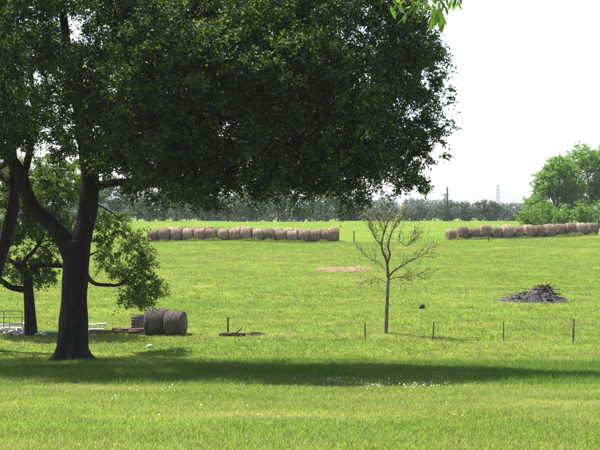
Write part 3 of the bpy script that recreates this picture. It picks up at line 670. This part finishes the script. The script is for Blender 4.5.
for sx in (-1, 1):
    mb = MB(); mb.box([g[0] + sx * .29, YK, g[2] + .4], (.02, .24, .4)); mb.build('side_panel', WOOD, cr)
rub = [(2, 333, .22), (12, 333.5, .17), (20, 333, .2), (25, 331, .17), (27, 334, .15), (33, 334, .17), (36, 335.5, .12), (40, 335, .14), (23, 335, .14), (7, 335, .15), (44, 335.6, .1), (16, 335.5, .12), (-3, 334, .2)]
for i, (px, py, s) in enumerate(rub):
    g = gnd(px, py); mb = MB(); mb.rock([0, 0, s * .3], (s * random.uniform(.9, 1.6), s, s * random.uniform(.5, .8)), i, .85); V_ = np.vstack(mb.V)
    o = link('rubble_stone', mesh_np('rubble_stone', V_, np.vstack(mb.Q), None, False, [STONE])); o.location = g
    tag(o, 'pale rubble stone in the heap at the foot of the smaller oak', 'stone', 'rubble stones by the metal panel')
g = gnd(150, 348); mb = MB(); mb.rock([0, 0, .05], (.13, .1, .09), 33); o = link('pale_stone', mesh_np('pale_stone', np.vstack(mb.V), np.vstack(mb.Q), None, False, [STONE])); o.location = g
tag(o, 'single pale stone in open grass in front of the grey bales', 'stone')
g = gnd(422, 309); mb = MB(); mb.rock([0, 0, .1], (.17, .13, .16), 35); o = link('dark_stone', mesh_np('dark_stone', np.vstack(mb.V), np.vstack(mb.Q), None, False, [DSTONE])); o.location = g
tag(o, 'small dark stone alone in the field right of the young tree', 'stone')

# fallen log and stick heap near the dark post
g = gnd(233, 336.5); lg = thing('fallen_log', g, 'short grey fallen log lying at the dark fence post', 'log')
mb = MB(); mb.tube(path([g + [-.62, 0, .06], g + [-.2, .05, .1], g + [.2, 0, .09], g + [.55, .06, .1]], 10), np.linspace(.11, .07, 10), 10, .2, 3); mb.build('stem', STICK, lg, True)
mb = MB(); mb.tube(path([g + [.1, 0, .12], g + [.3, -.1, .3], g + [.42, -.12, .42]], 6), np.linspace(.04, .015, 6), 6); mb.build('stub', STICK, lg, True)
g = gnd(253, 336); sh = thing('stick_heap', g, 'low heap of grey sticks right of the fallen log', 'sticks')
for k in range(16):
    c = g + np.array([R.normal() * .25, R.normal() * .15, .06 + .1 * R.random()]); d = unit(1)[0] * np.array([1, .6, .25]) * (.25 + .25 * R.random())
    mb = MB(); mb.tube(path([c - d, c + unit(1)[0] * .04, c + d], 5), [.022, .02, .018, .014, .008], 5); mb.build('stick', STICK, sh, True)

# ------------------------------------------------------------------ spoil heap with brush
gh = gnd(540, 303); YH = gh[1] + 1.2; hx = at(540, 0, YH)[0]
heap = thing('spoil_heap', on(hx, YH), 'grey heap of ash and brush with dark sticks on top, right side of pasture', 'heap')
nxh, nyh = 70, 40; U, Vv = np.meshgrid(np.linspace(-1, 1, nxh), np.linspace(-1, 1, nyh)); Xh = hx + U * 2.6 - .1; Yh = YH + Vv * 1.5
hpx = .76 * np.exp(-((U - .12) / .36) ** 2 - (Vv / .55) ** 2) + .42 * np.exp(-((U + .42) / .42) ** 2 - (Vv / .5) ** 2) - .07
Ph = np.stack([Xh, Yh, Xh * 0], -1); hz = hpx + (vnoise(Ph * 2.2, 12) - .5) * .26 * np.clip(hpx * 4, 0, 1) + (vnoise(Ph * 6, 13) - .5) * .14 * np.clip(hpx * 5, 0, 1)
ih = np.arange(nyh-1)[:, None]*nxh + np.arange(nxh-1)[None]
mb = MB(); mb.add(np.stack([Xh, Yh, zt(Xh, Yh) + hz], -1), np.stack([ih, ih+1, ih+nxh+1, ih+nxh], -1).reshape(-1, 4)); mb.build('mound', ASH, heap, True)
def hz_at(x, y):
    u = (x + .1 - hx) / 2.6; v2 = (y - YH) / 1.5
    return float(zt(x, y)) + .76 * math.exp(-((u-.12)/.36)**2 - (v2/.55)**2) + .42 * math.exp(-((u+.42)/.42)**2 - (v2/.5)**2) - .07
mb = MB()
for k in range(130):
    x = hx + R.normal() * 1.0 - .3; y = YH + R.normal() * .5 - .2; s = .02 + .05 * R.random(); mb.rock([x, y, hz_at(x, y) + s * .1], (s * 1.6, s, s * .7), k, .8)
mb.build('clods', ASH, heap)['kind'] = 'stuff'
for k in range(46):
    x = hx + .35 + R.normal() * (.9 if k > 14 else .22); y = YH + R.normal() * .35; top = k <= 14
    c = np.array([x, y, hz_at(x, y) + (.10 if top else .05)]); d = unit(1)[0] * np.array([1, .7, .5 if top else .2]) * (.25 + .4 * R.random())
    mb = MB(); mb.tube(path([c - d, c + unit(1)[0] * .07, c + d], 5), np.array([.03, .028, .024, .018, .008]) * (1.1 if top else .8), 5); mb.build('stick', STICK if not top else POLE, heap, True)
for k in range(44):
    x = hx - .5 + R.normal() * .75; y = YH - .25 + R.normal() * .35; c = np.array([x, y, hz_at(x, y) + .04]); d = unit(1)[0] * np.array([1, .7, .22]) * (.15 + .4 * R.random())
    mb = MB(); mb.tube(path([c - d, c + unit(1)[0] * .06, c + d], 5), np.array([.022, .02, .018, .014, .006]), 5); mb.build('stick', WOOD, heap, True)
for dxx, dz in ((.05, .55), (-.25, .42), (.3, .48), (.55, .3), (-.4, .28), (.18, .4)):
    c = np.array([hx + .35, YH, hz_at(hx + .35, YH) - .1]); mb = MB(); mb.tube(path([c, c + [dxx * .6, 0, dz * .6], c + [dxx * 1.3, .1, dz]], 6), [.04, .035, .03, .022, .015, .006], 6); mb.build('stick', POLE, heap, True)

# scraped dirt strip
gd = gnd(345, 270.5); px0, px1 = 312, 378
nxh, nyh = 90, 30; U, Vv = np.meshgrid(np.linspace(-1, 1, nxh), np.linspace(-1, 1, nyh)); Xh = gd[0] + U * 2.7; Yh = gd[1] + .5 + Vv * 2.2 + U * .9
Ph = np.stack([Xh, Yh, Xh * 0], -1); edge = .8 - np.sqrt(U ** 2 + Vv ** 2) + (vnoise(Ph * 1.3, 21) - .5) * .9 + (vnoise(Ph * 4, 25) - .5) * .5
hz = np.clip(edge, -.3, .3) * .4 + (vnoise(Ph * 5, 22) - .5) * .16 * np.clip(edge * 3, 0, 1) - .02
ih = np.arange(nyh-1)[:, None]*nxh + np.arange(nxh-1)[None]
ds = link('dirt_patch', mesh_np('dirt_patch', np.stack([Xh, Yh, zt(Xh, Yh) + hz], -1), np.stack([ih, ih+1, ih+nxh+1, ih+nxh], -1), None, True, [DIRT]))
tag(ds, 'low strip of bare brown dirt in the pasture left of the young tree', 'dirt', None, 'structure')

# ------------------------------------------------------------------ utility poles and pylon
def upole(px, ytop, Y, r, label, arm, armw=1.1, off=0):
    x = at(px, 0, Y)[0]; g = on(x, Y); zt_ = EYE + (HY - ytop) / F * Y; t = thing('utility_pole', g, label, 'pole', 'utility poles beyond the pasture')
    mb = MB(); mb.tube([g + [0, 0, -.5], (g + [x - g[0], 0, (zt_ - g[2]) / 2]), np.array([x, Y, zt_])], [r, r * .9, r * .75], 10); mb.build('shaft', POLE, t, True)
    for k, q in enumerate(arm):
        mb = MB(); mb.box([x + off, Y - r, zt_ - q], (armw, .07, .09), .5); mb.build('crossarm', POLE, t)
        for s in (-.85, -.4, .4, .85):
            mb = MB(); mb.tube([[x + off + s * armw * .88, Y - r + s * armw * .48, zt_ - q + .08], [x + off + s * armw * .88, Y - r + s * armw * .48, zt_ - q + .32]], [.06, .05], 6); mb.build('insulator', STONE, t)
    return t
upole(447.3, 187, 290, .26, 'tall dark utility pole rising left of the right bale row', [])
upole(445.2, 193.5, 400, .24, 'shorter utility pole with crossarm just left of the tall pole', [.5], 1.5)
upole(531.5, 195, 330, .26, 'utility pole poking up beside the tall trees at right', [])
YP = 1300.0; xp = at(497.5, 0, YP)[0]; gpy = on(xp, YP); top = EYE + (HY - 184) / F * YP
py_t = thing('pylon', gpy, 'faint distant lattice power pylon on the horizon', 'pylon')
mb = MB(); H = top - gpy[2]
def wdt(z): return np.interp(z / H, [0, .6, 1], [3.6, 1.5, .4])
lv = np.linspace(0, H, 10)
for sx in (-1, 1):
    for sy in (-1, 1): mb.tube([gpy + [sx * wdt(z), sy * wdt(z), z] for z in lv], [.2] * 10, 4)
for a_, b_ in zip(lv[:-1], lv[1:]):
    for sx, sy, ex, ey in ((-1, -1, 1, -1), (1, -1, 1, 1), (1, 1, -1, 1), (-1, 1, -1, -1)):
        mb.tube([gpy + [sx * wdt(a_), sy * wdt(a_), a_], gpy + [ex * wdt(b_), ey * wdt(b_), b_]], [.12, .12], 4); mb.tube([gpy + [ex * wdt(a_), ey * wdt(a_), a_], gpy + [sx * wdt(b_), sy * wdt(b_), b_]], [.12, .12], 4)
mb.build('lattice', LATT, py_t)
for q in (.62, .78, .92):
    mb = MB(); mb.tube([gpy + [-6, 0, H * q], gpy + [0, 0, H * q + .8], gpy + [6, 0, H * q]], [.15, .3, .15], 4); mb.build('crossarm', LATT, py_t)

# ------------------------------------------------------------------ grass
def blades(n, y0, y1, hmin, hmax, wd, half=.285, clump=0, power=1.0, mask=None, seed=0):
    rg = np.random.default_rng(seed)
    u = rg.random(n); Y = (y0 ** (1 + power) + u * (y1 ** (1 + power) - y0 ** (1 + power))) ** (1 / (1 + power))
    X = rg.uniform(-1, 1, n) * (Y * half + .6)
    if clump:
        m = n // clump; Xc, Yc = X[:m], Y[:m]; s = .05 + .0012 * Yc
        X = np.repeat(Xc, clump) + rg.normal(size=m * clump) * np.repeat(s, clump); Y = np.repeat(Yc, clump) + rg.normal(size=m * clump) * np.repeat(s, clump)
    P = np.stack([X, Y, X * 0], -1); dens = vnoise(P * np.array([.9, 1.5, 1]), 31) * .6 + vnoise(P * np.array([.2, .35, 1]), 32) * .4
    keep = rg.random(len(X)) < .45 + .9 * dens
    if mask is not None: keep &= mask(X, Y)
    X, Y, dens = X[keep], Y[keep], dens[keep]; k = len(X)
    hgt = (hmin + (hmax - hmin) * rg.random(k) ** 1.5) * (.55 + .9 * dens); a = rg.uniform(0, 2 * np.pi, k); lean = rg.uniform(.3, 1.8, k) * hgt
    z = zt(X, Y); base = np.stack([X, Y, z - .01], -1); w = wd * (.6 + .8 * rg.random(k))
    s = np.stack([np.cos(a), np.sin(a), a * 0], -1) * w[:, None] * .5; la = a + np.pi / 2 + rg.normal(size=k) * .5
    tip = base + np.stack([np.cos(la) * lean, np.sin(la) * lean, hgt], -1)
    return np.stack([base - s, base + s, tip], 1).reshape(-1, 3), np.arange(k * 3).reshape(-1, 3)
def not_dirt(X, Y): return ((((X - gd[0]) / 2.1) ** 2 + ((Y - gd[1] - .5) / 1.7) ** 2 > 1) | (np.random.default_rng(8).random(len(X)) < .6)) & (((X - hx) / 1.9) ** 2 + ((Y - YH) / 1.0) ** 2 > 1)
V, T = blades(620000, 13.5, 44, .035, .10, .012, clump=4, power=.35, seed=1)
lawn = link('lawn_grass', mesh_np('lawn_grass', V, None, T, False, [LAWN])); tag(lawn, 'bright green lawn grass in the foreground slope', 'grass', None, 'stuff')
V, T = blades(420000, 44, 128, .05, .17, .03, clump=6, power=.2, mask=not_dirt, seed=2)
# longer tufts left standing along the foot of the bale rows
def strip(p, q, n, seed):
    rg = np.random.default_rng(seed); t = rg.random(n); X = p[0] + (q[0]-p[0]) * t + rg.normal(size=n) * .25; Y = p[1] + (q[1]-p[1]) * t - .95 - np.abs(rg.normal(size=n)) * .35
    h = rg.uniform(.1, .42, n) * (.3 + 1.2 * vnoise(np.stack([X * 1.2, Y * 0, Y * 0], -1), 40)); a = rg.uniform(0, 6.28, n); z = zt(X, Y); B_ = np.stack([X, Y, z - .02], -1); s = np.stack([np.cos(a), np.sin(a), 0 * a], -1) * .022
    return np.stack([B_ - s, B_ + s, B_ + np.stack([np.cos(a+1.5) * h * .5, np.sin(a+1.5) * h * .5, h], -1)], 1).reshape(-1, 3)
V = np.vstack([V, strip((xa, YL - .55), (xb, YL), 9000, 51), strip(A, E, 8000, 52)]); T = np.arange(len(V)).reshape(-1, 3)
fld = link('field_grass', mesh_np('field_grass', V, None, T, False, [FIELD])); tag(fld, 'sunlit pasture grass between the oak and the bale rows', 'grass', None, 'stuff')
# taller grass across the oak's shadow, blades coloured darker to deepen that shade
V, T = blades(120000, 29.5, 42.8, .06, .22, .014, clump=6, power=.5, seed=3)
tg = link('tall_shadow_grass', mesh_np('tall_shadow_grass', V, None, T, False, [SHADE_GRASS])); tag(tg, 'taller ragged grass, coloured darker to deepen the shaded strip under the oak', 'grass', None, 'stuff')

# white flowers
FLW, n, l, b = mat('white_petals'); b.inputs['Base Color'].default_value = (.78, .78, .76, 1); b.inputs['Roughness'].default_value = .7
fx, fy = [], []
for px, py, sx, sy, k in [(375, 383, 90, 2.4, 120), (400, 386, 60, 2.4, 90), (340, 383, 40, 2, 50), (160, 392, 160, 5, 14), (300, 412, 320, 18, 16), (432, 381, 24, 1.5, 30)]:
    for q in range(k):
        g = gnd(px + R.normal() * sx * .5, min(446, max(366, py + R.normal() * sy))); fx.append(g)
mb = MB()
for g in fx:
    r = .008 + .009 * R.random(); h = .045 + .045 * R.random(); m6 = np.arange(6) / 6 * 6.283; jj = R.normal(size=3) * .03; c = g + [jj[0], jj[1], h]
    mb.add(np.vstack([c + [0, 0, .012], np.stack([c[0] + np.cos(m6) * r, c[1] + np.sin(m6) * r, c[2] + jj[2] * .4 + 0 * m6], -1)]), None, [[0, 1 + q, 1 + (q + 1) % 6] for q in range(6)])
    mb.tube([g, c], [.003, .002], 3, cap=False)
tag(mb.build('white_flowers', FLW), 'scattered small white flowers along the shaded strip of lawn', 'flowers', None, 'stuff')

# ------------------------------------------------------------------ haze
HZ = bpy.data.materials.new('haze'); HZ.use_nodes = True; hn = HZ.node_tree.nodes; hn.remove(hn['Principled BSDF'])
pv = hn.new('ShaderNodeVolumePrincipled'); pv.inputs['Color'].default_value = (.78, .88, 1, 1); pv.inputs['Density'].default_value = .00017; pv.inputs['Anisotropy'].default_value = 0
HZ.node_tree.links.new(pv.outputs[0], hn['Material Output'].inputs['Volume'])
mb = MB(); c = np.array([[x, y, z] for x in (-2600, 2600) for y in (-330, 3080) for z in (-1.5, 48)], float)
mb.add(c, [[0, 1, 3, 2], [4, 6, 7, 5], [0, 4, 5, 1], [2, 3, 7, 6], [0, 2, 6, 4], [1, 5, 7, 3]])
tag(mb.build('haze', HZ), 'thin summer haze over the whole pasture', 'haze', None, 'stuff')

for o in bpy.data.objects:
    if '_o' in o: del o['_o']
